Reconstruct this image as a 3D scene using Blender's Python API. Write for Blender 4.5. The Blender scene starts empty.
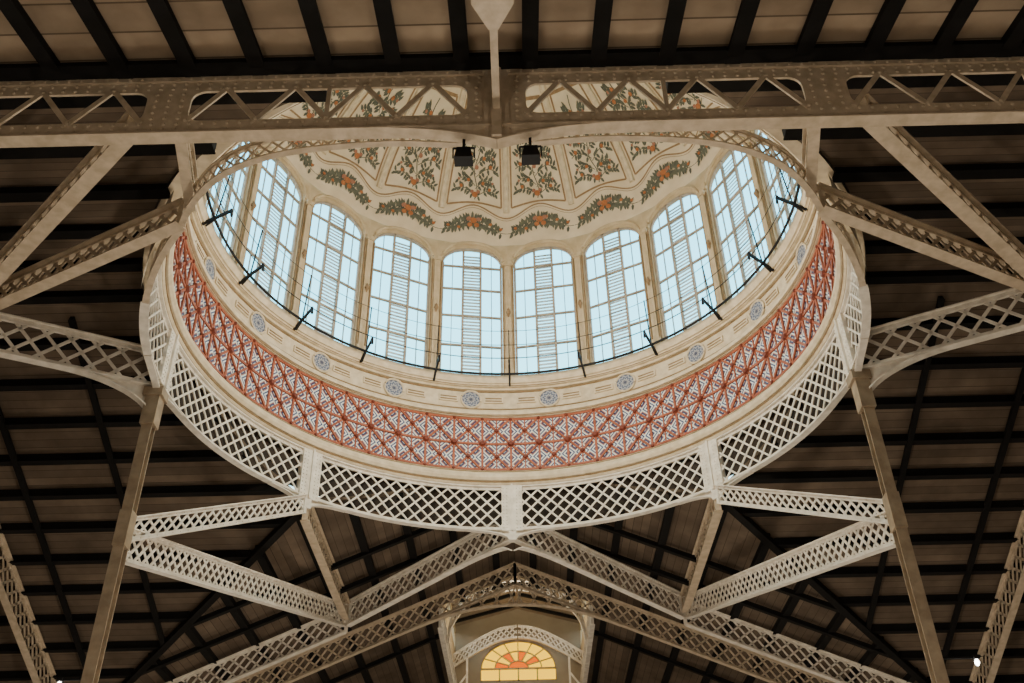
import bpy, math, random
from mathutils import Vector, Matrix
random.seed(3)
V=Vector
D=26.0            # distance of dome axis from the camera; z=0 is eye level, floor at -1.6
sc=bpy.context.scene
rad=math.radians

# ---------------------------------------------------------------- materials
def nodes(m):
    m.use_nodes=True
    nt=m.node_tree
    return nt, nt.nodes['Principled BSDF']
def mat(name,c1,c2=None,scale=2.0,rough=0.7,metal=0.0,bump=0.0,detail=6):
    m=bpy.data.materials.new(name); nt,b=nodes(m)
    b.inputs['Roughness'].default_value=rough; b.inputs['Metallic'].default_value=metal
    b.inputs['Specular IOR Level'].default_value=.3
    c2=c2 or tuple(x*0.8 for x in c1)
    tc=nt.nodes.new('ShaderNodeTexCoord'); nz=nt.nodes.new('ShaderNodeTexNoise')
    nz.inputs['Scale'].default_value=scale; nz.inputs['Detail'].default_value=detail
    cr=nt.nodes.new('ShaderNodeValToRGB')
    cr.color_ramp.elements[0].position=.35; cr.color_ramp.elements[1].position=.68
    cr.color_ramp.elements[0].color=(*c2,1); cr.color_ramp.elements[1].color=(*c1,1)
    nt.links.new(tc.outputs['Object'],nz.inputs['Vector']); nt.links.new(nz.outputs['Fac'],cr.inputs['Fac'])
    nt.links.new(cr.outputs['Color'],b.inputs['Base Color'])
    if bump:
        bp=nt.nodes.new('ShaderNodeBump'); bp.inputs['Strength'].default_value=bump
        nt.links.new(nz.outputs['Fac'],bp.inputs['Height']); nt.links.new(bp.outputs['Normal'],b.inputs['Normal'])
    m['cr']=cr.name
    return m
def board_mat(name,c1,c2,axis,width):
    m=mat(name,c1,c2,.9,.85)
    nt=m.node_tree; b=nt.nodes['Principled BSDF']; cr=nt.nodes[m['cr']]
    tc=nt.nodes.new('ShaderNodeTexCoord'); sp=nt.nodes.new('ShaderNodeSeparateXYZ')
    nt.links.new(tc.outputs['Object'],sp.inputs[0])
    d=nt.nodes.new('ShaderNodeMath'); d.operation='DIVIDE'; d.inputs[1].default_value=width
    nt.links.new(sp.outputs[axis],d.inputs[0])
    f=nt.nodes.new('ShaderNodeMath'); f.operation='FRACT'; nt.links.new(d.outputs[0],f.inputs[0])
    g=nt.nodes.new('ShaderNodeMath'); g.operation='LESS_THAN'; g.inputs[1].default_value=.06; nt.links.new(f.outputs[0],g.inputs[0])
    fl=nt.nodes.new('ShaderNodeMath'); fl.operation='FLOOR'; nt.links.new(d.outputs[0],fl.inputs[0])
    wn=nt.nodes.new('ShaderNodeTexWhiteNoise'); wn.noise_dimensions='1D'; nt.links.new(fl.outputs[0],wn.inputs['W'])
    mr=nt.nodes.new('ShaderNodeMapRange'); mr.inputs['To Min'].default_value=.75; mr.inputs['To Max'].default_value=1.1
    nt.links.new(wn.outputs['Value'],mr.inputs['Value'])
    mul=nt.nodes.new('ShaderNodeVectorMath'); mul.operation='SCALE'
    nt.links.new(cr.outputs['Color'],mul.inputs[0]); nt.links.new(mr.outputs[0],mul.inputs['Scale'])
    mx=nt.nodes.new('ShaderNodeMix'); mx.data_type='RGBA'
    nt.links.new(g.outputs[0],mx.inputs['Factor']); nt.links.new(mul.outputs[0],mx.inputs['A'])
    mx.inputs['B'].default_value=(c2[0]*.45,c2[1]*.43,c2[2]*.4,1)
    nt.links.new(mx.outputs['Result'],b.inputs['Base Color'])
    return m
STEEL=mat('painted_steel',(.62,.51,.38),(.46,.37,.26),3.5,.42,.0,.03,10)
STEELL=mat('painted_steel_pale',(.84,.78,.68),(.64,.58,.49),3.0,.45,0,.0,10)
STEELD=mat('painted_steel_dull',(.36,.28,.19),(.24,.18,.12),3,.5)
DARK=mat('dark_timber',(.005,.0042,.0035),(.003,.0025,.002),3,.9)
IRON=mat('black_iron',(.008,.008,.010),(.004,.004,.004),5,.6)
PLASTER=mat('cream_plaster',(.62,.50,.33),(.50,.39,.24),2.2,.8,0,.08,10)
PLASTER2=mat('cream_moulding',(.74,.63,.46),(.58,.48,.33),3.2,.65,0,.08,10)
OCHRE=mat('ochre_moulding_line',(.30,.20,.10),(.20,.13,.06),4,.7)
DOME=mat('dome_plaster',(.76,.65,.48),(.66,.55,.39),1.2,.85,0,0,10)
BOARDX=board_mat('roof_boards_x',(.175,.13,.092),(.11,.08,.055),'Y',.32)
BOARDY=board_mat('roof_boards_y',(.175,.13,.092),(.11,.08,.055),'X',.32)
BOARDN=board_mat('roof_boards_near',(.36,.275,.19),(.25,.185,.125),'Y',.9)
SPAN=board_mat('spandrel_boards',(.66,.57,.45),(.52,.44,.33),'Z',.3)
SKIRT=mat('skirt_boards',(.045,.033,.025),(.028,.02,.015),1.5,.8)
TERRA=mat('terracotta_glaze',(.42,.125,.06),(.30,.08,.04),4,.45)
RED=mat('dark_red_glaze',(.20,.045,.025),(.14,.03,.018),5,.4)
BROWN=mat('ochre_paint',(.34,.22,.12),(.25,.16,.08),6,.8)
LEAF=mat('leaf_paint',(.15,.155,.11),(.085,.09,.07),6,.8)
FRUIT=mat('orange_paint',(.48,.19,.07),(.36,.13,.05),6,.8)
PETAL=mat('pink_paint',(.40,.20,.13),(.32,.14,.09),6,.8)
FRAME=mat('window_frame_paint',(.46,.40,.32),(.32,.27,.21),3,.6)
SLAT=mat('louvre_slat',(.74,.75,.77),(.60,.61,.63),3,.6)
FLOORM=mat('floor_terrazzo',(.36,.31,.26),(.28,.24,.20),.5,.6)
WALLM=mat('hall_plaster',(.34,.28,.20),(.26,.21,.145),.6,.85)
def tile_mat():
    m=bpy.data.materials.new('painted_tiles'); nt,b=nodes(m); b.inputs['Roughness'].default_value=.3
    uv=nt.nodes.new('ShaderNodeUVMap'); vo=nt.nodes.new('ShaderNodeTexVoronoi'); vo.voronoi_dimensions='2D'
    vo.distance='MANHATTAN'
    vo.inputs['Scale'].default_value=2.0; vo.inputs['Randomness'].default_value=0.0
    nt.links.new(uv.outputs[0],vo.inputs['Vector'])
    cr=nt.nodes.new('ShaderNodeValToRGB'); e=cr.color_ramp; e.interpolation='CONSTANT'
    e.elements[0].position=0; e.elements[0].color=(.45,.16,.05,1)
    e.elements[1].position=.12; e.elements[1].color=(.010,.030,.12,1)
    for p,c in ((.24,(.78,.80,.78,1)),(.36,(.015,.045,.16,1)),(.48,(.74,.74,.68,1)),(.62,(.32,.09,.05,1)),(.70,(.012,.035,.12,1)),(.84,(.70,.70,.66,1))):
        x=e.elements.new(p); x.color=c
    nt.links.new(vo.outputs['Distance'],cr.inputs['Fac']); nt.links.new(cr.outputs[0],b.inputs['Base Color'])
    return m
TILE=tile_mat()
def roundel_mat():
    m=bpy.data.materials.new('roundel_ceramic'); nt,b=nodes(m); b.inputs['Roughness'].default_value=.35
    uv=nt.nodes.new('ShaderNodeUVMap')
    ln=nt.nodes.new('ShaderNodeVectorMath'); ln.operation='LENGTH'; nt.links.new(uv.outputs[0],ln.inputs[0])
    gr=nt.nodes.new('ShaderNodeTexGradient'); gr.gradient_type='RADIAL'; nt.links.new(uv.outputs[0],gr.inputs[0])
    m1=nt.nodes.new('ShaderNodeMath'); m1.operation='MULTIPLY'; m1.inputs[1].default_value=math.pi*2*10; nt.links.new(gr.outputs['Fac'],m1.inputs[0])
    s=nt.nodes.new('ShaderNodeMath'); s.operation='SINE'; nt.links.new(m1.outputs[0],s.inputs[0])
    m2=nt.nodes.new('ShaderNodeMath'); m2.operation='MULTIPLY_ADD'; m2.inputs[1].default_value=.09; nt.links.new(s.outputs[0],m2.inputs[0]); nt.links.new(ln.outputs['Value'],m2.inputs[2])
    cr=nt.nodes.new('ShaderNodeValToRGB'); e=cr.color_ramp; e.interpolation='CONSTANT'
    e.elements[0].position=0; e.elements[0].color=(.06,.07,.12,1)
    e.elements[1].position=.22; e.elements[1].color=(.42,.42,.42,1)
    for p,c in ((.42,(.09,.12,.20,1)),(.6,(.36,.37,.40,1)),(.8,(.07,.095,.17,1))):
        x=e.elements.new(p); x.color=c
    nt.links.new(m2.outputs[0],cr.inputs['Fac']); nt.links.new(cr.outputs[0],b.inputs['Base Color'])
    return m
ROUND=roundel_mat()
def glass_mat(name,col,mixf=.04):
    m=bpy.data.materials.new(name); m.use_nodes=True; nt=m.node_tree; nt.nodes.clear()
    o=nt.nodes.new('ShaderNodeOutputMaterial'); t=nt.nodes.new('ShaderNodeBsdfTransparent'); t.inputs[0].default_value=(*col,1)
    g=nt.nodes.new('ShaderNodeBsdfDiffuse'); g.inputs[0].default_value=(.8,.8,.8,1)
    nz=nt.nodes.new('ShaderNodeTexNoise'); nz.inputs['Scale'].default_value=1.2
    mr=nt.nodes.new('ShaderNodeMapRange'); mr.inputs['To Max'].default_value=mixf*2
    nt.links.new(nz.outputs['Fac'],mr.inputs['Value'])
    mx=nt.nodes.new('ShaderNodeMixShader')
    nt.links.new(mr.outputs[0],mx.inputs[0]); nt.links.new(t.outputs[0],mx.inputs[1]); nt.links.new(g.outputs[0],mx.inputs[2])
    nt.links.new(mx.outputs[0],o.inputs[0]); return m
GLASS=glass_mat('clear_glass',(.93,.99,1),.01)
YGLASS=glass_mat('amber_glass',(.62,.30,.0002),.0)
RGLASS=glass_mat('orange_glass',(.40,.06,.0),.0)
def emit(name,c,s):
    m=bpy.data.materials.new(name); nt,b=nodes(m); b.inputs['Emission Color'].default_value=(*c,1); b.inputs['Emission Strength'].default_value=s
    return m
LAMPG=emit('lamp_glow',(1,.95,.85),14)

# ---------------------------------------------------------------- mesh builder
class MB:
    def __init__(s): s.v=[]; s.f=[]; s.m=[]; s.uv={}
    def add(s,vs,fs,mi=0):
        o=len(s.v); s.v+= [tuple(x) for x in vs]
        for f in fs: s.f.append([o+i for i in f]); s.m.append(mi)
    def bar(s,a,b,w,t,n,mi=0):
        a=V(a);b=V(b);d=b-a
        if d.length<1e-5: return
        d.normalize(); n=V(n); side=d.cross(n)
        if side.length<1e-5: side=d.orthogonal()
        side.normalize(); n2=side.cross(d).normalized()
        sw=side*w/2; tn=n2*t/2
        vs=[a-sw-tn,a+sw-tn,a+sw+tn,a-sw+tn,b-sw-tn,b+sw-tn,b+sw+tn,b-sw+tn]
        s.add(vs,[(0,3,2,1),(4,5,6,7),(0,1,5,4),(1,2,6,5),(2,3,7,6),(3,0,4,7)],mi)
    def box(s,x0,x1,y0,y1,z0,z1,mi=0):
        vs=[(x0,y0,z0),(x1,y0,z0),(x1,y1,z0),(x0,y1,z0),(x0,y0,z1),(x1,y0,z1),(x1,y1,z1),(x0,y1,z1)]
        s.add(vs,[(0,3,2,1),(4,5,6,7),(0,1,5,4),(1,2,6,5),(2,3,7,6),(3,0,4,7)],mi)
    def tube(s,pts,r,n=8,mi=0,closed=False):
        pts=[V(p) for p in pts]; N=len(pts); vs=[]
        for i,p in enumerate(pts):
            a=pts[i-1] if (i>0 or closed) else p; b=pts[(i+1)%N] if (i<N-1 or closed) else p
            d=(b-a).normalized(); ref=V((0,0,1)) if abs(d.z)<.95 else V((1,0,0))
            x=d.cross(ref).normalized(); y=x.cross(d)
            rr=r[i] if isinstance(r,(list,tuple)) else r
            for k in range(n):
                q=2*math.pi*k/n; vs.append(p+x*rr*math.cos(q)+y*rr*math.sin(q))
        fs=[]
        for i in range(N if closed else N-1):
            for k in range(n):
                j=(i+1)%N; fs.append((i*n+k,i*n+(k+1)%n,j*n+(k+1)%n,j*n+k))
        if not closed: fs+= [tuple(range(n-1,-1,-1)),tuple((N-1)*n+k for k in range(n))]
        s.add(vs,fs,mi)
    def dome(s,c,r,ax,mi=0,n=6):   # rivet head
        c=V(c); ax=V(ax).normalized(); x=ax.orthogonal().normalized(); y=ax.cross(x)
        vs=[c+(x*math.cos(2*math.pi*k/n)+y*math.sin(2*math.pi*k/n))*r for k in range(n)]
        vs+=[c+(x*math.cos(2*math.pi*k/n)+y*math.sin(2*math.pi*k/n))*r*.6+ax*r*.7 for k in range(n)]
        s.add(vs,[(k,(k+1)%n,n+(k+1)%n,n+k) for k in range(n)]+[tuple(n+k for k in range(n))],mi)
    def lathe(s,prof,a0=0,a1=360,n=160,mi=0):
        full=abs(a1-a0)>=359.9; M=n if full else n+1; P=len(prof); vs=[]
        for i in range(M):
            q=rad(a0+(a1-a0)*i/n)
            for (r,z) in prof: vs.append((r*math.sin(q),r*math.cos(q),z))
        fs=[]
        for i in range(n):
            j=(i+1)%M
            for k in range(P-1): fs.append((i*P+k,i*P+k+1,j*P+k+1,j*P+k))
        s.add(vs,fs,mi)
    def arcbox(s,r0,r1,z0,z1,a0,a1,n=24,mi=0):
        s.lathe([(r0,z0),(r1,z0),(r1,z1),(r0,z1),(r0,z0)],a0,a1,n,mi)
    def mesh(s,name,mats):
        me=bpy.data.meshes.new(name); me.from_pydata(s.v,[],s.f)
        for m in mats: me.materials.append(m)
        for p,mi in zip(me.polygons,s.m): p.material_index=mi
        me.update(); return me
def put(mb,name,mats,parent=None,label=None,cat=None,group=None,kind=None,loc=(0,0,0),rz=0,smooth=False,data=None):
    if not isinstance(mats,(list,tuple)): mats=[mats]
    me=data or (mb.mesh(name,mats) if mb is not None else None)
    o=bpy.data.objects.new(name,me); o.location=loc; o.rotation_euler=(0,0,rz)
    sc.collection.objects.link(o)
    if me and smooth:
        for p in me.polygons: p.use_smooth=True
    if parent: o.parent=parent
    if label: o['label']=label
    if cat: o['category']=cat
    if group: o['group']=group
    if kind: o['kind']=kind
    return o
AX=(0,D,0)
def dup(o,rz=None,loc=None):
    c=o.copy(); 
    if rz is not None: c.rotation_euler=(0,0,rz)
    if loc is not None: c.location=loc
    sc.collection.objects.link(c)
    for ch in o.children:
        d=ch.copy(); d.parent=c; sc.collection.objects.link(d)
    return c
def P(r,a,z): q=rad(a); return V((r*math.sin(q),r*math.cos(q),z))

# ---------------------------------------------------------------- lattice girders
def lat_lines(L,H,sp):
    out=[]; s=-H
    while s<L:
        for fl in (0,1):
            a0,z0,a1,z1=s,0,s+H,H
            if a0<0: z0=-a0; a0=0
            if a1>L: z1=H-(a1-L); a1=L
            if a1-a0>.05:
                out.append((a0,H-z0,a1,H-z1) if fl else (a0,z0,a1,z1))
        s+=sp
    return out
def lattice(mb,a,b,h,w=.22,ch=.12,sp=.45,bw=.07,flange=True,rivet=False,mi=0):
    a=V(a);b=V(b); d=b-a; L=d.length; u=d/L; Z=V((0,0,1)); n=V((d.y,-d.x,0)).normalized()
    mb.bar(a+Z*ch/2,b+Z*ch/2,ch,w*.35,n,mi); mb.bar(a+Z*(h-ch/2),b+Z*(h-ch/2),ch,w*.35,n,mi)
    if flange:
        mb.bar(a,b,.04,w,n,mi); mb.bar(a+Z*h,b+Z*h,.04,w,n,mi)
    H=h-2*ch
    for (s0,z0,s1,z1) in lat_lines(L,H,sp):
        mb.bar(a+u*s0+Z*(ch+z0),a+u*s1+Z*(ch+z1),bw,.035,n,mi)
    for e in (a,b): mb.bar(e,e+Z*h,.14,w*.6,n,mi)
    s=.15
    while s<L:
        for zc in (ch/2,h-ch/2):
            for sg in (1,-1): mb.dome(a+u*s+Z*zc+n*sg*w*.175,.03,n*sg,mi,5)
        s+=.35
def girder(a,b,h,name,label,mat_=None,**k):
    mb=MB(); lattice(mb,a,b,h,**k)
    return put(mb,name,mat_ or STEEL,label=label,cat='girder')
def curve_lattice(mb,pts,h,w=.16,ch=.07,sp=.34,bw=.045):
    pts=[V(p) for p in pts]; q=[]
    for i in range(len(pts)-1):
        p0=pts[max(i-1,0)];p1=pts[i];p2=pts[i+1];p3=pts[min(i+2,len(pts)-1)]
        for k in range(6):
            t=k/6; q.append(.5*((2*p1)+(p2-p0)*t+(2*p0-5*p1+4*p2-p3)*t*t+(3*p1-p0-3*p2+p3)*t**3))
    q.append(pts[-1]); acc=[0]
    for a,b in zip(q[:-1],q[1:]): acc.append(acc[-1]+(b-a).length)
    def at(s):
        s=min(max(s,0),acc[-1])
        for i in range(len(q)-1):
            if acc[i+1]>=s:
                return q[i].lerp(q[i+1],(s-acc[i])/max(1e-6,acc[i+1]-acc[i]))
        return q[-1]
    Z=V((0,0,1))
    for a,b in zip(q[:-1],q[1:]):
        d=b-a; n=V((d.y,-d.x,0)).normalized(); e=d.normalized()*.02
        for z in (0,h): mb.bar(a-e+Z*z,b+e+Z*z,.04,w,n)
        for z in (ch/2,h-ch/2): mb.bar(a-e+Z*z,b+e+Z*z,ch,.05,n)
    for (s0,z0,s1,z1) in lat_lines(acc[-1],h-2*ch,sp):
        A=at(s0)+Z*(ch+z0); B=at(s1)+Z*(ch+z1); d=B-A; mb.bar(A,B,bw,.03,V((d.y,-d.x,0)))
# ---- ring girder
RR=10.9; ZB,ZT=17.70,19.6
def ring_seg(a0,a1,zt,R=RR,sp=.54,w=.13):
    mb=MB(); ch=.12; L=rad(a1-a0)*R; H=zt-ZB-2*ch
    mb.arcbox(R-w,R+w,ZB-.04,ZB,a0,a1); mb.arcbox(R-.03,R+.03,ZB,ZB+ch,a0,a1)
    mb.arcbox(R-w,R+w,zt,zt+.05,a0,a1); mb.arcbox(R-.03,R+.03,zt-ch,zt,a0,a1)
    for (s0,z0,s1,z1) in lat_lines(L,H,sp):
        A=P(R,a0+math.degrees(s0/R),ZB+ch+z0); B=P(R,a0+math.degrees(s1/R),ZB+ch+z1)
        mb.bar(A,B,.07,.04,(A.x,A.y,0))
    n=int(L/.3)
    for k in range(n):
        a=a0+(a1-a0)*(k+.5)/n
        for z in (ZB+ch/2,zt-ch/2): mb.dome(P(R-.03,a,z),.035,-P(1,a,0),0,5)
    return mb
for i,(a0,a1) in enumerate([(0,45),(45,90),(-45,0),(-90,-45)]):
    put(ring_seg(a0,a1,ZT),'ring_girder',STEELL,label='pale curved lattice ring girder below the dome tile frieze',cat='girder',group='ring girder segments',loc=AX)
for (a0,a1) in [(90,112.5),(-112.5,-90)]:
    put(ring_seg(a0,a1,ZT),'ring_girder',STEELL,label='short curved lattice ring girder beside slender column',cat='girder',group='ring girder segments',loc=AX)
for (a0,a1) in [(112.5,131),(-131,-112.5)]:
    put(ring_seg(a0,a1,ZB+.6,sp=.30,w=.09),'ring_girder',STEEL,label='shallow curved lattice ring girder near the diagonal girders',cat='girder',group='shallow ring girder segments',loc=AX)
for s in (-1,1):
    mb=MB(); curve_lattice(mb,[(s*.8,15.25,16.62),(s*2.5,15.25,16.74),(s*4.7,15.5,16.80),(s*6.2,16.1,16.86),(s*7.3,17.2,17.1),(s*8.25,18.8,17.6)],.58)
    put(mb,'curved_arch_girder',STEEL,label='slender curved lattice arch sweeping from plate girder centre to ring',cat='girder',group='curved arch girders')
mb=MB()
mb.box(-.42,.42,RR-.14,RR+.14,ZB-.08,ZT+.1); mb.box(-.04,.04,RR-.22,RR+.1,ZB-.1,ZT+.08)
for sx in (-.34,-.2,.2,.34):
    for k in range(12): mb.dome((sx,RR-.14,ZB+.05+k*.16),.04,(0,-1,0))
for s in (-1,1):
    n=12; W_=1.6; pr=[(s*(.1+W_*k/n), ZB-.05-.40*(1-math.sqrt(max(0,1-(1-k/n)**2)))) for k in range(n+1)]
    for (xa,za),(xb,zb) in zip(pr[:-1],pr[1:]):
        ya,yb=math.sqrt(RR**2-xa*xa),math.sqrt(RR**2-xb*xb)
        mb.add([(xa,ya,za),(xb,yb,zb),(xb,yb,ZB),(xa,ya,ZB)],[(0,1,2,3)]); mb.bar((xa,ya,za),(xb,yb,zb),.04,.22,(0,1,0))
mb.box(-.14,.14,RR-.14,RR+.14,ZB-.48,ZB-.05)
post=put(mb,'ring_post',STEELL,label='riveted pale steel plate with curved haunches joining ring girder lengths',cat='girder plate',group='ring posts',loc=AX)
for a in (45,90,-45,-90): dup(post,rz=-rad(a))
# ---------------------------------------------------------------- drum, cornices, frieze
mb=MB()
mb.lathe([(11.3,19.62),(10.74,19.66),(10.68,19.72),(10.68,19.80),(10.60,19.80),(10.52,19.90),(10.50,20.00),(10.56,20.10),(10.66,20.10),(10.66,20.20),(10.76,20.20),(10.76,20.33),(10.82,20.35)])
mb.arcbox(10.655,10.70,19.73,19.78,0,360,160,1)
mb.arcbox(10.735,10.78,20.24,20.30,0,360,160,1)
for k in range(240):
    a=k*1.5; mb.dome(P(10.66,a,20.15),.045,-P(1,a,0))
put(mb,'trim_1',[PLASTER2,OCHRE],label='moulded cream cornice with beading under the tile frieze',kind='structure',loc=AX,smooth=False)
mb=MB()
mb.lathe([(10.80,22.9),(10.68,22.90),(10.68,22.98),(10.58,22.98),(10.56,23.10),(10.60,23.16),(10.74,23.16),(10.74,23.28),(10.90,23.28),(10.90,23.40),(11.0,23.40),(11.0,24.44),(10.90,24.44),(10.90,24.54),(10.78,24.54),(10.74,24.66),(10.66,24.66),(10.60,24.78),(10.56,24.86),(10.56,25.0),(11.5,25.02)])
mb.arcbox(10.66,10.72,22.92,22.96,0,360,160,1); mb.arcbox(10.72,10.76,23.19,23.24,0,360,160,1)
mb.arcbox(10.97,11.02,23.46,23.52,0,360,160,1); mb.arcbox(10.97,11.02,24.35,24.42,0,360,160,1); mb.arcbox(10.76,10.80,24.56,24.63,0,360,160,1)
put(mb,'trim_2',[PLASTER2,OCHRE],label='deep cream cornice band carrying ceramic roundels',kind='structure',loc=AX)
# tile frieze
NC=56; z0,z1=20.35,22.9; zm=(z0+z1)/2
mb=MB(); N=NC*4
vs=[];fs=[]
for i in range(N+1):
    vs+= [P(10.82,360*i/N,z0),P(10.82,360*i/N,z1)]
for i in range(N): fs.append((2*i,2*i+1,2*i+3,2*i+2))
mb.add(vs,fs,0)
me=mb.mesh('tile_frieze',[TILE]); uvl=me.uv_layers.new(name='UVMap')
for p in me.polygons:
    for li,vi in zip(p.loop_indices,p.vertices):
        i,t=divmod(vi,2); uvl.data[li].uv=(i/4.0,(0,2)[t])     # one unit = one lattice cell
fr=put(None,'tile_frieze',[TILE],label='blue and white tile band with terracotta star lattice',cat='tile frieze',loc=AX,data=me)
mb=MB(); st=360/NC
for z in (z0+.05,zm,z1-.05): mb.arcbox(10.76,10.82,z-.045,z+.045,0,360,168)
for i in range(NC):
    a=i*st; nrm=P(1,a,0)
    mb.bar(P(10.79,a,z0),P(10.79,a,z1),.09,.06,nrm)
    mb.bar(P(10.80,a+st/2,z0),P(10.80,a+st/2,z1),.05,.05,nrm)
    for (za,zb) in ((z0,zm),(zm,z1)):
        mb.bar(P(10.79,a,za),P(10.79,a+st,zb),.085,.06,nrm); mb.bar(P(10.79,a,zb),P(10.79,a+st,za),.085,.06,nrm)
    for (aa,z,r) in ((a,zm,.15),(a+st/2,(z0+zm)/2,.11),(a+st/2,(z1+zm)/2,.11),(a,z0+.05,.08),(a,z1-.05,.08)):
        mb.dome(P(10.76,aa,z),r,-P(1,aa,0),1,8)
put(mb,'terracotta_lattice',[TERRA,RED],parent=fr,label='raised terracotta star lattice with rosettes')
# drum wall with arched openings (20 bays)
NB=20; WA=7.55; ZS,ZR=31.8,1.0; RI,RO=10.95,11.25; ZTOP=33.05
def arch_z(t): return ZS+ZR*math.sqrt(max(0,1-t*t))
def bay():
    mb=MB(); n=20
    for s in (-1,1):
        vs=[P(RI,s*9,25),P(RI,s*WA,25),P(RI,s*WA,ZTOP),P(RI,s*9,ZTOP),P(RO,s*WA,25),P(RO,s*WA,ZTOP),P(RO,s*9,25),P(RO,s*9,ZTOP)]
        mb.add(vs,[(0,1,2,3),(4,5,7,6)])
        mb.add([P(RI,s*WA,25),P(RO,s*WA,25),P(RO,s*WA,ZS),P(RI,s*WA,ZS)],[(0,1,2,3)])
    for i in range(n):
        t0,t1=-math.cos(math.pi*i/n),-math.cos(math.pi*(i+1)/n); a0,a1=WA*t0,WA*t1
        mb.add([P(RI,a0,arch_z(t0)),P(RI,a1,arch_z(t1)),P(RI,a1,ZTOP),P(RI,a0,ZTOP),P(RO,a0,arch_z(t0)),P(RO,a1,arch_z(t1)),P(RO,a1,ZTOP),P(RO,a0,ZTOP)],
               [(0,1,2,3),(4,7,6,5),(0,4,5,1)])
    pts=[P(RI-.03,(WA+.25)*math.sin(q),ZS+.1+(ZR+.2)*math.cos(q)) for q in [math.pi/2*(k/10) for k in range(-10,11)]]
    mb.tube(pts,.08,8)
    for s in (-1,1):
        mb.bar(P(RI-.06,s*8.65,25.05),P(RI-.06,s*8.65,31.6),.14,.16,P(1,s*8.65,0))
        mb.bar(P(RI-.04,s*7.85,25.05),P(RI-.04,s*7.85,31.7),.05,.08,P(1,s*7.85,0),1)
        mb.bar(P(RI-.07,s*8.5,31.6),P(RI-.07,s*8.5,31.85),.22,.24,P(1,s*8.5,0))
        mb.bar(P(RI-.07,s*8.5,25.05),P(RI-.07,s*8.5,25.5),.22,.24,P(1,s*8.5,0))
    return mb
bm_=bay(); me=bm_.mesh('wall_drum',[PLASTER,OCHRE])
for k in range(NB):
    put(None,'wall_drum',[PLASTER],label='cream plaster drum bay with arched window opening',kind='structure',loc=AX,rz=-rad(9+18*k),data=me)
# windows
def window_parts():
    WX=RI*math.sin(rad(WA)); Y=RI*math.cos(rad(WA))+.18
    fr=MB(); n=(0,1,0)
    def top(x): return arch_z(min(1,abs(x)/WX))
    fr.bar((-WX+.04,Y,25.05),(-WX+.04,Y,ZS),.09,.12,n); fr.bar((WX-.04,Y,25.05),(WX-.04,Y,ZS),.09,.12,n)
    fr.bar((-WX,Y,25.08),(WX,Y,25.08),.14,.14,n)
    pp=[(WX*math.sin(q),Y,ZS-.04+ZR*math.cos(q)) for q in [math.pi/2*k/12 for k in range(-12,13)]]
    for a,b in zip(pp[:-1],pp[1:]): fr.bar(a,b,.09,.12,n)
    for x in (-.42,.42): fr.bar((x,Y,25.05),(x,Y,top(x)),.10,.12,n)
    for x in (-.94,.94): fr.bar((x,Y,25.05),(x,Y,top(x)),.03,.06,n)
    for i,z in enumerate((26.9,28.6,30.2,31.6)):
        fr.bar((-WX,Y,z),(WX,Y,z),.08,.1,n)
    gl=MB(); pts=[(-WX,Y,25.05),(WX,Y,25.05)]+[(WX*math.sin(q),Y,ZS+ZR*math.cos(q)) for q in [math.pi/2*k/12 for k in range(12,-13,-1)]]
    gl.add(pts,[tuple(range(len(pts)))])
    sl=MB(); z=25.2
    while z<32.4:
        sl.add([(-.38,Y+.04,z),(.38,Y+.04,z),(.38,Y+.08,z+.15),(-.38,Y+.08,z+.15)],[(0,1,2,3)]); z+=.19
    return fr,gl,sl
fm,gm,sm=window_parts()
fme=fm.mesh('frame',[FRAME]); gme=gm.mesh('glass',[GLASS]); sme=sm.mesh('louvre',[SLAT])
for k in range(NB):
    e=put(None,'window_%d'%(k+1),[],label='tall arched multi-pane drum window with central louvre strip',kind='structure',loc=AX,rz=-rad(9+18*k))
    put(None,'frame',[],parent=e,data=fme); put(None,'glass',[],parent=e,data=gme); put(None,'louvre',[],parent=e,data=sme)
# roundels + plaques
vis=[a for a in range(-99,100,18)]
mb=MB(); n=32; r=.43
mb.add([(0,0,0)]+[(r*math.cos(2*math.pi*k/n),0,r*math.sin(2*math.pi*k/n)) for k in range(n)],[(0,1+(k+1)%n,1+k) for k in range(n)])
rme=mb.mesh('roundel_disc',[ROUND]); uvl=rme.uv_layers.new(name='UVMap')
for p in rme.polygons:
    for li,vi in zip(p.loop_indices,p.vertices):
        c=rme.vertices[vi].co; uvl.data[li].uv=(c.x/r,c.z/r)
rim=MB(); rim.tube([(r*math.cos(2*math.pi*k/n),0,r*math.sin(2*math.pi*k/n)) for k in range(n)],.05,6,0,True)
rimme=rim.mesh('roundel_rim',[PLASTER2])
pl=MB(); pl.box(-.42,.42,-.05,.05,-.15,.15,0); pl.box(-.36,.36,-.07,-.04,.04,.09,1); pl.box(-.36,.36,-.07,-.04,-.09,-.04,1)
plme=pl.mesh('stone_plaque',[PLASTER2,OCHRE])
for a in vis:
    e=put(None,'ceramic_roundel',[],label='blue and white ceramic roundel with cream rim on cornice',cat='roundel',group='cornice roundels',loc=V(AX)+P(10.94,a,23.94),rz=-rad(a))
    put(None,'disc',[],parent=e,data=rme); put(None,'rim',[],parent=e,data=rimme)
    for s in (-1,1):
        put(None,'stone_plaque',[],label='small oblong carved plaque with ochre grooves on cornice',cat='plaque',group='cornice plaques',loc=V(AX)+P(10.97,a+s*5.2,23.94),rz=-rad(a+s*5.2),data=plme)
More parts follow.
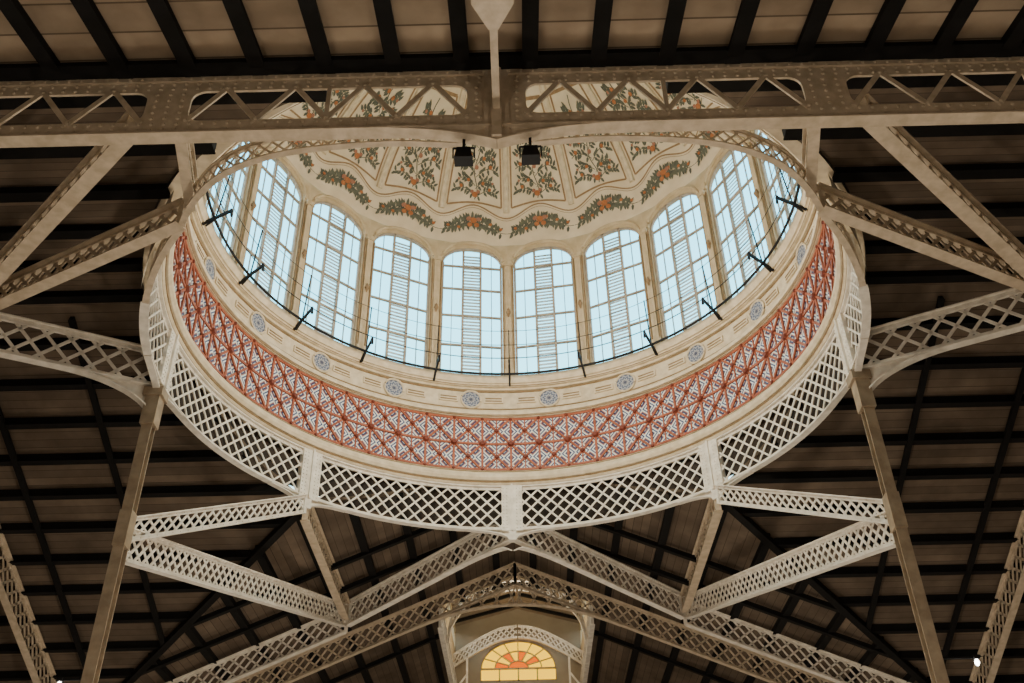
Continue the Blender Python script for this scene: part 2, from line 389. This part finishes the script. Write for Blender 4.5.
# railing
mb=MB()
for R_,z,r_ in ((10.38,24.95,.055),(10.3,25.75,.02),(10.2,26.4,.015),(10.1,27.1,.012)):
    mb.tube([P(R_,k*3,z) for k in range(120)],r_,6,0,True)
rail=put(mb,'walkway_railing',IRON,label='thin black iron railing and cables ringing the window sills',cat='railing',loc=AX)
mb=MB()
mb.bar((0,10.75,24.6),(0,9.75,25.25),.10,.08,(1,0,0)); mb.bar((0,10.3,24.95),(0,10.1,27.15),.04,.04,(1,0,0)); mb.bar((0,9.8,25.3),(0,9.75,24.95),.08,.08,(1,0,0)); mb.bar((0,10.6,24.5),(0,10.2,24.95),.05,.05,(1,0,0))
bme=mb.mesh('railing_bracket',[IRON])
for a in range(-108,109,18):
    put(None,'railing_bracket',[IRON],parent=rail,rz=-rad(a),data=bme)
# pier ornaments
mb=MB(); mb.tube([(0,0,-.25),(0,-.05,-.12),(0,-.08,0),(0,-.05,.12),(0,0,.25)],[.03,.07,.09,.06,.02],8)
mb.box(-.10,.10,-.06,.06,-.04,.04)
ome=mb.mesh('pier_ornament',[BROWN])
for a in range(-108,109,18):
    put(None,'pier_ornament',[],label='small brown cartouche fixed to a drum pier',cat='ornament',group='pier ornaments',loc=V(AX)+P(10.78,a,28.7),rz=-rad(a),data=ome)
# ---------------------------------------------------------------- dome
def RZ(z): return 10.95*math.sqrt(max(0,1-((z-32.5)/7.4)**2))
zz=[33.0+6.85*math.sin(math.pi/2*k/24) for k in range(25)]
mb=MB(); mb.lathe([(RZ(z),z) for z in zz]+[(.01,39.9)],0,360,120)
dome=put(None,'painted_dome',[],label='cream painted cupola with floral panels above drum windows',cat='dome',loc=AX)
put(mb,'vault_shell',DOME,parent=dome,smooth=True)
def S(xa,z,off=.03):      # xa metres along the parallel
    R=RZ(z)-off; return P(R,math.degrees(xa/max(R,.5)),z-off*.5)
def leaf(mb,x,z,ang,l,w,mi):
    c,s=math.cos(ang),math.sin(ang)
    pts=[(0,0),(l*.35,w/2),(l*.75,w*.35),(l,0),(l*.75,-w*.35),(l*.35,-w/2)]
    mb.add([S(x+c*p-s*q,z+s*p+c*q,.035) for p,q in pts],[(0,1,2,3,4,5)],mi)
def blob(mb,x,z,r,mi,off=.06):
    mb.add([S(x+r*math.cos(k*math.pi/4),z+r*math.sin(k*math.pi/4)*.9,off) for k in range(8)],[tuple(range(8))],mi)
def line(mb,pts,w,mi):
    vs=[]; fs=[]
    for i,(x,z) in enumerate(pts):
        xa,za=pts[max(i-1,0)]; xb,zb=pts[min(i+1,len(pts)-1)]
        dx,dz=xb-xa,zb-za; L=math.hypot(dx,dz) or 1; nx,nz=-dz/L*w/2,dx/L*w/2
        vs+= [S(x+nx,z+nz),S(x-nx,z-nz)]
        if i: fs.append((2*i-2,2*i,2*i+1,2*i-1))
    mb.add(vs,fs,mi)
mb=MB(); random.seed(5)
hw=lambda z: RZ(z)*rad(9)-.26
PB=34.95
zs=[PB+k*.35 for k in range(11)]
left=[(-hw(z),z) for z in zs]; right=[(hw(z),z) for z in zs]
bot=[(-hw(PB)+2*hw(PB)*k/8, PB+.22*math.sin(math.pi*k/8)) for k in range(9)]
for pts in (left,right,bot,[(left[-1]),(right[-1])]): line(mb,pts,.08,0)
stem=[(.10*math.sin((z-35.3)*4.2),z) for z in [35.3+.2*k for k in range(16)]]
line(mb,stem,.045,1)
for i,zc in enumerate((35.4,35.8,36.25,36.7,37.15,37.6)):
    sp=(1.0,.85,.95,.78,.62,.42)[i]
    for s in (-1,1):
        pts=[(s*sp*t/7,zc+.32*math.sin(t/7*2.4)-.05*s) for t in range(8)]
        line(mb,pts,.03,1)
        for j,(x,z) in enumerate(pts[1:]):
            an=(0 if s>0 else math.pi)
            for q in (.9,-.9):
                if random.random()<.85: leaf(mb,x,z,an+s*q+random.uniform(-.35,.35),.26,.12,1)
        if i%2==0: blob(mb,pts[5][0],pts[5][1]+.05,.085,2)
        else: blob(mb,pts[3][0],pts[3][1]-.06,.08,2); blob(mb,pts[-1][0],pts[-1][1],.06,3)
blob(mb,0,35.5,.14,2); blob(mb,-.15,35.62,.09,3); blob(mb,.15,35.62,.09,3); blob(mb,0,36.55,.1,3); blob(mb,.05,37.4,.08,2)
pme=mb.mesh('painted_panel',[BROWN,LEAF,FRUIT,PETAL])
# garland
mb=MB(); wave=lambda x: 33.95+.30*math.cos(x/1.68*math.pi)
X=[-1.68+3.36*k/16 for k in range(17)]
line(mb,[(x,wave(x)+.80) for x in X],.06,0); line(mb,[(x,wave(x)+.68) for x in X],.02,0)
line(mb,[(x,wave(x)) for x in X],.03,1)
for k in range(22):
    x=-1.38+2.76*k/21; z=wave(x)+.03; env=.5+.5*math.cos(x/1.5*math.pi)
    for q in (.8,-.8,1.7,-1.7):
        if random.random()<.6+.3*env: leaf(mb,x,z+random.uniform(-.06,.06),(q if x>0 else math.pi-q)+random.uniform(-.3,.3),.34+.12*env,.15,1)
    if k%4==1: blob(mb,x,z+random.choice((-.15,.16)),.085,2)
for (x,z,r_,m_) in ((0,.05,.17,2),(-.24,.14,.12,3),(.24,.14,.12,3),(.17,-.16,.13,2),(-.17,-.16,.13,2)): blob(mb,x,wave(x)+z,r_,m_,.08)
gme2=mb.mesh('garland',[BROWN,LEAF,FRUIT,PETAL])
mb=MB(); zr=[34.7+5*math.sin(math.pi/2*k/16) for k in range(17)]
mb.tube([P(RZ(z)-.04,9,z) for z in zr],[.15]*17,8)
ribme=mb.mesh('rib',[PLASTER2])
for k in range(NB):
    r_=-rad(9+18*k)
    put(None,'painted_panel',[],parent=dome,data=pme,rz=r_); put(None,'garland',[],parent=dome,data=gme2,rz=r_); put(None,'rib',[],parent=dome,data=ribme,rz=r_)
# ---------------------------------------------------------------- skirt + spandrels
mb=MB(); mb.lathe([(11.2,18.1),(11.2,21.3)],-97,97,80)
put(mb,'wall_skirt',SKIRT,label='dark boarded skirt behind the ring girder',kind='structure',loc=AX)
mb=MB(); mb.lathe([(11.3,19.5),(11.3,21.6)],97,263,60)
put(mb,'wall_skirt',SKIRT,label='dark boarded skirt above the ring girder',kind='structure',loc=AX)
for s in (-1,1):
    mb=MB(); mb.lathe([(11.12,18.2),(11.12,19.6)],s*112,s*127,10)
    put(mb,'wall_spandrel',SPAN,label='pale boarded spandrel panel above the shallow ring girder',kind='structure',loc=AX)
# ---------------------------------------------------------------- roofs
SL=.42; ZRG=21.0; RC=11.12
def roof(pts,zf,m,label,flip=False):
    mb=MB(); vs=[(x,y,zf(x,y)) for x,y in pts]; n=len(vs)
    vs+= [(x,y,z+.12) for x,y,z in vs]
    mb.add(vs,[tuple(range(n)),tuple(range(2*n-1,n-1,-1))]+[(i,(i+1)%n,n+(i+1)%n,n+i) for i in range(n)])
    return put(mb,'ceiling',m,label=label,kind='structure')
for s in (-1,1):
    arc=lambda a0,a1,n=16:[(s*RC*math.sin(rad(a0+(a1-a0)*k/n)),D+RC*math.cos(rad(a0+(a1-a0)*k/n))) for k in range(n+1)]
    roof(arc(90,45)+[(s*34,D+34),(s*34,D)],lambda x,y:ZRG-SL*(y-D),BOARDX,'boarded transept roof slope with dark purlins')
    roof(arc(45,0)+[(0,49),(s*3.8,49),(s*3.8,62),(s*34,62),(s*34,D+34)],lambda x,y:ZRG-SL*abs(x),BOARDY,'boarded nave roof slope with dark purlins')
    roof(arc(90,180)+[(0,14.9),(s*34,14.9),(s*34,D)],lambda x,y:ZRG-.18*(D-y),BOARDX,'boarded roof slope between plate girder and transept')
NZ=lambda y:18.95-.25*(14.9-y)
roof([(-34,14.95),(34,14.95),(34,-15),(-34,-15)],lambda x,y:NZ(y),BOARDN,'boarded roof above the plate girder with dark rafters')
def purlin(a,b,w,h,label,grp):
    mb=MB(); a=V(a);b=V(b); d=(b-a).normalized(); n=V((d.y,-d.x,0)) 
    mb.bar(a,b,h,w,n); mb.bar(a-V((0,0,h/2)),b-V((0,0,h/2)),.05,w*1.5,n)
    put(mb,'roof_purlin',DARK,label=label,cat='purlin',group=grp)
for s in (-1,1):
    y=D+1.2
    while y<58:
        dy=y-D; x0=max(dy,math.sqrt(max(0,RC**2-dy*dy)))
        if x0<33: purlin((s*x0,y,ZRG-SL*dy-.14),(s*34,y,ZRG-SL*dy-.14),.22,.30,'dark timber purlin under transept roof boards','transept purlins')
        y+=1.5
    y=15.6
    while y<D:
        dy=y-D; x0=math.sqrt(max(0,RC**2-dy*dy))
        purlin((s*(x0+.1),y,ZRG+.18*dy-.14),(s*34,y,ZRG+.18*dy-.14),.24,.30,'dark timber purlin beside the dome opening','side purlins'); y+=1.9
    x=.9
    while x<30:
        yy=D+max(x,math.sqrt(max(0,RC**2-x*x)))
        z=ZRG-SL*x-.14
        y1=49 if x<3.9 else 62
        purlin((s*x,yy,z),(s*x,y1,z),.22,.30,'dark timber purlin under nave roof boards','nave purlins'); x+=1.8
    for yy in (39.5,42,52):
        x0=3.9 if yy>48 else .2
        purlin((s*x0,yy,ZRG-SL*x0-.34),(s*(yy-D),yy,ZRG-SL*(yy-D)-.34),.16,.2,'dark rafter crossing the purlins','cross rafters')
    for xx in (14.5,18):
        purlin((s*xx,D+.2,ZRG-.34),(s*xx,D+xx,ZRG-SL*xx-.34),.14,.18,'dark rafter crossing the purlins','cross rafters')
for k in range(-11,12):
    x=k*1.55+.78
    purlin((x,-5,NZ(-5)-.14),(x,14.8,NZ(14.8)-.14),.24,.28,'dark timber rafter above the plate girder','near rafters')
purlin((-20,14.55,NZ(14.6)-.2),(20,14.55,NZ(14.6)-.2),.25,.2,'dark timber wall plate on the plate girder','near rafters')
purlin((-20,10.6,NZ(10.6)-.3),(20,10.6,NZ(10.6)-.3),.2,.25,'dark timber wall plate crossing rafters','near rafters')
for s in (-1,1):
    purlin((s*8.0,D+8.0,ZRG-SL*8.0-.3),(s*30,D+30,ZRG-SL*30-.3),.2,.3,'dark valley beam where two roofs meet','valley beams')
# ---------------------------------------------------------------- straight plate girder
GY=14.9; G0,G1=16.72,18.66; H0,H1=17.20,18.20
mb=MB(); XE=17; FW=.17
mb.box(-XE,XE,GY-.03,GY+.03,G0,H0); mb.box(-XE,XE,GY-.03,GY+.03,H1,G1)
for z in (G0,G1): mb.box(-XE,XE,GY-FW,GY+FW,z-.025,z+.025)
for z in (G0+.09,G1-.09): mb.box(-XE,XE,GY-.09,GY+.09,z-.06,z+.06)
holes=[(.66,6.9),(7.9,16)]
for s in (-1,1):
    prev=0
    for h0,h1 in holes:
        a,b=sorted((s*prev,s*h0)); mb.box(a,b,GY-.03,GY+.03,H0,H1); prev=h1
        for hx,d in ((h0,1),(h1,-1)):
            for zc,dz in ((H0,1),(H1,-1)):
                r_=.3; pts=[(s*hx,GY-.03,zc)]+[(s*(hx+d*(r_-r_*math.sin(q))),GY-.03,zc+dz*(r_-r_*math.cos(q))) for q in [math.pi/2*k/5 for k in range(6)]]
                mb.add(pts+[(p[0],GY+.03,p[2]) for p in pts],[tuple(range(7)),tuple(range(13,6,-1))]+[(i,i+1,8+i,7+i) for i in range(6)])
        n_=max(2,round((h1-h0)/1.5)); w_=(h1-h0)/n_
        for k in range(n_):
            xa,xb=h0+k*w_,h0+(k+1)*w_; xm=(xa+xb)/2
            mb.bar((s*xa,GY-.05,H0-.05),(s*xm,GY-.05,H1+.05),.12,.05,(0,1,0)); mb.bar((s*xm,GY-.05,H1+.05),(s*xb,GY-.05,H0-.05),.12,.05,(0,1,0))
            mb.dome((s*xm,GY-.075,H1+.02),.05,(0,-1,0)); mb.dome((s*xb,GY-.075,H0-.02),.05,(0,-1,0))
        mb.box(min(s*(h0+h1)/2-.05,s*(h0+h1)/2+.05),max(s*(h0+h1)/2-.05,s*(h0+h1)/2+.05),GY-.08,GY-.02,H0,H1)
    a,b=sorted((s*prev,s*XE)); mb.box(a,b,GY-.03,GY+.03,H0,H1)
x=-XE+.1
while x<XE:
    for z in (G0+.21,H0-.09,H1+.09,G1-.21): mb.dome((x,GY-.03,z),.05,(0,-1,0),0,6)
    for z in (G0+.09,G1-.09): mb.dome((x+.1,GY-.09,z),.045,(0,-1,0),0,6)
    x+=.28
for s in (-1,1):
    for xc in (.2,.45,7.1,7.4,7.7):
        for k in range(5): mb.dome((s*xc,GY-.03,H0+.1+k*.2),.05,(0,-1,0),0,6)
n=16
for s in (-1,1):
    pr=[(s*(.0+2.8*k/n), G0-.45*(1-k/n)**2.2) for k in range(n+1)]
    for (xa,za),(xb,zb) in zip(pr[:-1],pr[1:]):
        mb.add([(xa,GY-.03,za),(xb,GY-.03,zb),(xb,GY-.03,G0),(xa,GY-.03,G0),(xa,GY+.03,za),(xb,GY+.03,zb),(xb,GY+.03,G0),(xa,GY+.03,G0)],[(0,1,2,3),(7,6,5,4)])
        mb.bar((xa,GY,za),(xb,GY,zb),.05,.3,(0,1,0))
mb.box(-.11,.11,GY-.22,GY-.03,G0-.4,G1+.1); mb.box(-.28,.28,GY-.1,GY-.03,G0-.32,G1)
put(mb,'plate_girder',STEEL,label='long riveted cream steel girder with slotted zigzag web',cat='girder')
# strut running toward the entrance at the centre
mb=MB()
mb.box(-.08,.08,4,GY-.1,17.15,17.22); mb.box(-.025,.025,4,GY-.1,17.22,17.7); mb.box(-.08,.08,4,GY-.1,17.7,17.76)
pts=[(-.1,12.6),(.1,12.6),(.42,12.0),(.42,11.1),(-.42,11.1),(-.42,12.0)]
mb.add([(x,y,17.11) for x,y in pts]+[(x,y,17.16) for x,y in pts],[(5,4,3,2,1,0),tuple(range(6,12))]+[(i,(i+1)%6,6+(i+1)%6,6+i) for i in range(6)])
put(mb,'roof_strut',STEEL,label='slender cream steel strut with flared gusset meeting the plate girder',cat='beam')
# ---------------------------------------------------------------- side members
for s in (-1,1):
    A0=V((s*8.3,15.2,17.0)); A1=V((s*16.5,22.9,16.8))
    girder(A0,A1,.8,'diagonal_girder','steel girder running diagonally from plate girder under dark roof',STEEL,w=.36,sp=.5,bw=.09)
    girder((s*8.1,18.5,17.5),(s*17,22.9,17.3),.8,'diagonal_girder','lattice girder running from ring corner under dark roof',STEEL,w=.34,sp=.42,bw=.09)
    mb=MB(); lattice(mb,(s*7.1,15.15,17.1),(s*7.75,18.1,17.6),.6,w=.26,sp=.4)
    put(mb,'ring_strut',STEEL,label='short riveted steel strut tying plate girder to ring',cat='beam')
    mb=MB(); a=V((s*10.95,26,17.6)); b=V((s*18.5,22.3,17.6)); lattice(mb,a,b,1.35,w=.3,sp=.74,ch=.15,bw=.10)
    u=(b-a).normalized(); n_=V((u.y,-u.x,0)); pr=[]
    for k in range(13):
        t=k/12; pr.append(a+u*(.02+2.9*t)+V((0,0,-1.25*(1-math.sqrt(1-(1-t)**2)))))
    for p,q in zip(pr[:-1],pr[1:]):
        mb.bar(p,q,.05,.28,n_); p2=V((p.x,p.y,17.6)); q2=V((q.x,q.y,17.6))
        mb.add([p,q,q2,p2],[(0,1,2,3)])
    put(mb,'arched_truss',STEELL,label='lattice truss with curved haunch springing from slender column',cat='truss')
    mb=MB(); x=s*10.98
    mb.box(x-.16,x+.16,25.83,25.87,-1.6,17.5); mb.box(x-.16,x+.16,26.13,26.17,-1.6,17.5); mb.box(x-.03,x+.03,25.87,26.13,-1.6,17.5)
    mb.box(x-.3,x+.3,25.7,26.3,17.2,17.5); mb.box(x-.22,x+.22,25.76,26.24,16.2,17.2); mb.box(x-.4,x+.4,25.6,26.4,-1.6,-1.1); mb.box(x-.18,x+.18,25.78,26.22,12.2,13.3)
    put(mb,'iron_column',STEELD,label='slender cream steel column under the ring girder',cat='column')
    girder((s*10.95,26.25,12.5),(s*7.75,33.6,17.0),.75,'lattice_brace','pale lattice brace rising from column to ring corner',STEELL,w=.3,sp=.42,bw=.07)
    girder((s*10.95,26.25,11.9),(s*7.75,43.9,16.5),1.0,'lattice_brace','pale lattice brace from column to nave truss',STEELL,w=.3,sp=.45,bw=.08)
    girder((s*7.7,33.8,16.8),(s*7.7,43.9,16.8),.8,'tie_girder','narrow lattice tie between ring corner and nave truss',STEEL,w=.34,sp=.5)
    # girders that leave the ring's far centre post and run out to the nave truss joints
    mb=MB(); a=V((s*.12,37.15,17.35)); b=V((s*7.6,44.0,16.55)); lattice(mb,a,b,1.15,w=.3,sp=.5,bw=.08,ch=.14)
    u=(b-a).normalized(); n_=V((u.y,-u.x,0)).normalized()
    pr=[a+u*(3.0*k/12)+V((0,0,-.38*(1-math.sqrt(max(0,1-(1-k/12)**2))))) for k in range(13)]
    for p,q in zip(pr[:-1],pr[1:]):
        mb.bar(p,q,.05,.28,n_)
    put(mb,'ring_outrigger_girder',STEELL,label='deep lattice girder leaving the ring post toward nave truss',cat='girder')
    girder((s*7.7,44.2,16.35),(s*17.2,44.2,12.27),1.15,'gable_truss','sloping lattice truss under nave roof beyond the joint',STEELL,w=.3,sp=.55,bw=.08)
    mb=MB(); YA=46.6; lattice(mb,(0,YA,19.40),(s*21,YA,10.5),1.15,w=.28,sp=.55,bw=.08)
    slp=(19.40-10.5)/21
    pr=[V((s*(5.0*k/14),YA,19.40-slp*(5.0*k/14)-1.0*(1-k/14)**2.2)) for k in range(15)]
    for p,q in zip(pr[:-1],pr[1:]): mb.bar(p,q,.06,.3,(0,1,0))
    for k in range(0,12,2):
        p=pr[k]; top=V((p.x+s*.35,YA,19.40-slp*abs(p.x+s*.35))); mb.bar(p,top,.08,.04,(0,1,0))
        mb.bar(V((p.x,YA,19.40-slp*abs(p.x))),pr[k+1],.08,.04,(0,1,0))
    put(mb,'gable_truss',STEEL,label='sloping arched lattice truss across the nave',cat='truss')
    girder((s*19.6,28,18.7),(s*19.6,44.0,12.0),1.2,'gable_truss','sloping lattice truss under transept roof',STEEL,w=.3,sp=.6,bw=.1)
    girder((s*3.85,49.2,18.3),(s*3.85,61.8,18.3),1.0,'lantern_girder','pale lattice girder edging the nave lantern',STEELL,w=.25,sp=.5,bw=.09)
    mb=MB()
    pr=[(s*3.7*math.cos(q),53,18.9+2.9*math.sin(q)) for q in [math.pi/2*k/14 for k in range(15)]]
    for p,q in zip(pr[:-1],pr[1:]):
        mb.bar(p,q,.08,.2,(0,1,0)); p2=(p[0],p[1],p[2]+.55); q2=(q[0],q[1],q[2]+.55); mb.bar(p2,q2,.08,.2,(0,1,0))
        mb.bar(p,q2,.05,.04,(0,1,0)); mb.bar(p2,q,.05,.04,(0,1,0))
    put(mb,'lantern_arch',STEELL,label='curved lattice arch across the nave lantern',cat='truss')
    mb=MB(); xx=s*4.0; mb.box(xx-.06,xx+.06,49,62,19.35,21.6); mb.box(xx-.08,xx+.08,49,62,22.7,22.9)
    for k in range(14): mb.box(xx-.05,xx+.05,49+k-.05,49+k+.05,21.6,22.7)
    put(mb,'wall_lantern',PLASTER,label='cream lantern side wall with open clerestory strip',kind='structure')
    roof([(0,48.8),(s*4.6,48.8),(s*4.6,62.3),(0,62.3)],lambda x,y:24.2-.27*abs(x),BOARDN,'cream boarded lantern roof')
    mb=MB(); mb.add([(0,48.95,20.9),(s*4.1,48.95,19.3),(s*4.1,48.95,23.1),(0,48.95,24.2),(0,49.1,20.9),(s*4.1,49.1,19.3),(s*4.1,49.1,23.1),(0,49.1,24.2)],[(0,1,2,3),(7,6,5,4),(0,4,5,1)])
    put(mb,'wall_lantern',PLASTER,label='cream lantern end wall above nave roof',kind='structure')
    for k in range(7):
        purlin((s*.1,50+k*1.8,24.0),(s*4,50+k*1.8,23.0),.12,.16,'dark rafter in the nave lantern','lantern rafters')
    # curved white lattice arch in front of the amber window
    mb=MB(); curve_lattice(mb,[(s*.06,60.5,21.75),(s*1.2,60.5,21.55),(s*2.8,60.5,20.75),(s*4.4,60.5,19.7),(s*6.6,60.5,18.1)],.8,w=.22,ch=.12,sp=.36,bw=.07)
    mb.bar((s*3.1,60.5,18.0),(s*3.1,60.5,20.6),.12,.12,(0,1,0)); mb.bar((s*4.6,60.5,17.6),(s*3.1,60.5,19.6),.1,.1,(0,1,0))
    put(mb,'gable_truss',STEELL,label='white curved lattice arch around the yellow window',cat='truss')
# ---------------------------------------------------------------- end wall + amber window
mb=MB(); wx=2.35; zb,zsp,zr_=19.6,20.4,1.75; Y=62.0
mb.box(-34,-wx,Y,Y+.3,-1.6,24.5); mb.box(wx,34,Y,Y+.3,-1.6,24.5); mb.box(-wx,wx,Y,Y+.3,-1.6,zb)
n=20
for i in range(n):
    t0,t1=-math.cos(math.pi*i/n),-math.cos(math.pi*(i+1)/n); za,zc=zsp+zr_*math.sqrt(1-min(1,t0*t0)),zsp+zr_*math.sqrt(max(0,1-t1*t1))
    mb.add([(wx*t0,Y,za),(wx*t1,Y,zc),(wx*t1,Y,24.5),(wx*t0,Y,24.5),(wx*t0,Y+.3,za),(wx*t1,Y+.3,zc)],[(0,1,2,3),(0,4,5,1)])
put(mb,'wall_end',WALLM,label='cream gable end wall of the nave',kind='structure')
for nm,b in (('wall_left',(-34.3,-34,-15,62)),('wall_right',(34,34.3,-15,62)),('wall_back',(-34,34,-15.3,-15))):
    mb=MB(); mb.box(*b,-1.6,22); put(mb,nm,WALLM,label='plain plastered market hall wall',kind='structure')
e=put(None,'window_21',[],label='arched amber stained-glass fan window in gable',kind='structure')
fr=MB(); nn=(0,1,0)
for k in range(5):
    x=-wx+k*wx/2; fr.bar((x,Y+.1,zb),(x,Y+.1,zsp),.08,.08,nn)
for k in range(1,8):
    q=math.pi*k/8; fr.bar((.6*math.cos(q),Y+.1,zsp+.5*math.sin(q)),(wx*math.cos(q),Y+.1,zsp+zr_*math.sin(q)),.06,.08,nn)
fr.bar((-wx,Y+.1,zb+.04),(wx,Y+.1,zb+.04),.1,.08,nn); fr.bar((-wx,Y+.1,zsp),(wx,Y+.1,zsp),.1,.08,nn)
for sc_,w_ in ((1,.14),(.62,.06),(.27,.06)):
    pp=[(wx*sc_*math.sin(q),Y+.1,zsp+zr_*sc_*math.cos(q)) for q in [math.pi/2*k/12 for k in range(-12,13)]]
    for a,b in zip(pp[:-1],pp[1:]): fr.bar(a,b,w_,.1,nn)
put(fr,'frame',STEELD,parent=e)
gl=MB(); N_=24
rings=[0,.27,.62,1.0]
for ri in range(3):
    for k in range(N_):
        q0,q1=math.pi*k/N_,math.pi*(k+1)/N_; r0,r1=rings[ri],rings[ri+1]
        gl.add([(wx*r0*math.cos(q0),Y+.14,zsp+zr_*r0*math.sin(q0)),(wx*r1*math.cos(q0),Y+.14,zsp+zr_*r1*math.sin(q0)),(wx*r1*math.cos(q1),Y+.14,zsp+zr_*r1*math.sin(q1)),(wx*r0*math.cos(q1),Y+.14,zsp+zr_*r0*math.sin(q1))],[(0,1,2,3)],1 if (ri==0 or (ri==1 and (k//3)%2)) else 0)
gl.add([(-wx,Y+.14,zb),(wx,Y+.14,zb),(wx,Y+.14,zsp),(-wx,Y+.14,zsp)],[(0,1,2,3)],0)
put(gl,'amber_glass',[YGLASS,RGLASS],parent=e)
# ---------------------------------------------------------------- floodlights on the ring
for x in (-.72,.72):
    e=put(None,'floodlight',[],label='black floodlight hanging from the plate girder',cat='floodlight',group='hanging floodlights',loc=(x,14.95,16.15))
    b=MB()
    b.add([(-.15,-.12,-.1),(.15,-.12,-.1),(.15,.12,-.1),(-.15,.12,-.1),(-.2,-.15,-.36),(.2,-.15,-.36),(.2,.15,-.36),(-.2,.15,-.36)],[(0,1,2,3),(7,6,5,4),(0,4,5,1),(1,5,6,2),(2,6,7,3),(3,7,4,0)])
    for k in range(5): b.box(-.15,.15,-.13+k*.06,-.11+k*.06,-.1,-.04)
    put(b,'lamp_body',IRON,parent=e)
    b=MB(); b.bar((-.23,0,-.24),(-.23,0,.05),.04,.03,(1,0,0)); b.bar((.23,0,-.24),(.23,0,.05),.04,.03,(1,0,0)); b.bar((-.23,0,.05),(.23,0,.05),.04,.03,(0,0,1)); b.bar((0,0,.05),(0,0,.35),.06,.06,(1,0,0))
    put(b,'bracket',IRON,parent=e)
for (x,y,z) in ((12.15,26.2,8.5),(-11.85,26.2,8.45)):
    e=put(None,'spot_lamp',[],label='small lit white spot lamp on a bracket beside column',cat='lamp',loc=(x,y,z))
    b=MB(); b.tube([(0,0,-.08),(0,0,-.05),(0,0,.0),(0,0,.05),(0,0,.08)],[.03,.05,.065,.05,.03],12); put(b,'bulb',LAMPG,parent=e)
    sx=-1 if x>0 else 1
    b=MB(); b.bar((0,0,.13),(sx*.95,0,.13),.05,.05,(0,0,1)); b.box(-.08,.08,-.08,.08,.08,.18); put(b,'bracket',IRON,parent=e)
mb=MB(); mb.box(-34,34,-15,62,-1.9,-1.6); put(mb,'floor',FLOORM,label='stone market hall floor',kind='structure')
# ---------------------------------------------------------------- world + lights
w=bpy.data.worlds.new('world'); sc.world=w; w.use_nodes=True; nt=w.node_tree; bg=nt.nodes['Background']
tc=nt.nodes.new('ShaderNodeTexCoord'); sp=nt.nodes.new('ShaderNodeSeparateXYZ'); cr=nt.nodes.new('ShaderNodeValToRGB')
nt.links.new(tc.outputs['Generated'],sp.inputs[0]); nt.links.new(sp.outputs['Z'],cr.inputs['Fac'])
cr.color_ramp.elements[0].position=0; cr.color_ramp.elements[0].color=(.95,.93,.88,1)
cr.color_ramp.elements[1].position=.9; cr.color_ramp.elements[1].color=(.12,.58,.88,1)
x=cr.color_ramp.elements.new(.35); x.color=(.74,.84,.86,1)
x=cr.color_ramp.elements.new(.55); x.color=(.27,.75,.90,1)
nt.links.new(cr.outputs[0],bg.inputs['Color']); bg.inputs['Strength'].default_value=4.6
def light(kind,loc,e,col,size=1,rot=None):
    l=bpy.data.lights.new('fill_light',kind); l.energy=e; l.color=col
    if kind=='POINT': l.shadow_soft_size=size
    o=bpy.data.objects.new('fill_light',l); o.location=loc; sc.collection.objects.link(o)
    return o
for x,y,e in ((-7,4,1500),(7,4,1500),(0,20,2100),(-16,22,450),(16,22,450),(-6,34,1500),(6,34,1500),(-18,40,330),(18,40,330),(0,50,900)):
    light('POINT',(x,y,2.5),e,(1,.89,.73),.6)  # added warm fill from below to brighten the steel and roofs, no real fixtures
light('POINT',(0,D,22),3600,(1,.88,.66),1.0)  # added fill at the dome axis to supplement the window daylight
light('POINT',(0,56,21.3),450,(1,.84,.55),.5)  # added warm point light inside the lantern, without a fixture
# ---------------------------------------------------------------- camera
cam=bpy.data.cameras.new('camera'); cam.sensor_width=36; cam.lens=1000/1024*36; cam.clip_end=500
co=bpy.data.objects.new('camera',cam); sc.collection.objects.link(co); sc.camera=co
co.location=(.3,0,0)
pitch=rad(36.3); yaw=rad(.25); roll=rad(-1.2)
co.matrix_world=Matrix.Translation(co.location)@Matrix.Rotation(yaw,4,'Z')@Matrix.Rotation(math.pi/2+pitch,4,'X')@Matrix.Rotation(roll,4,'Z')
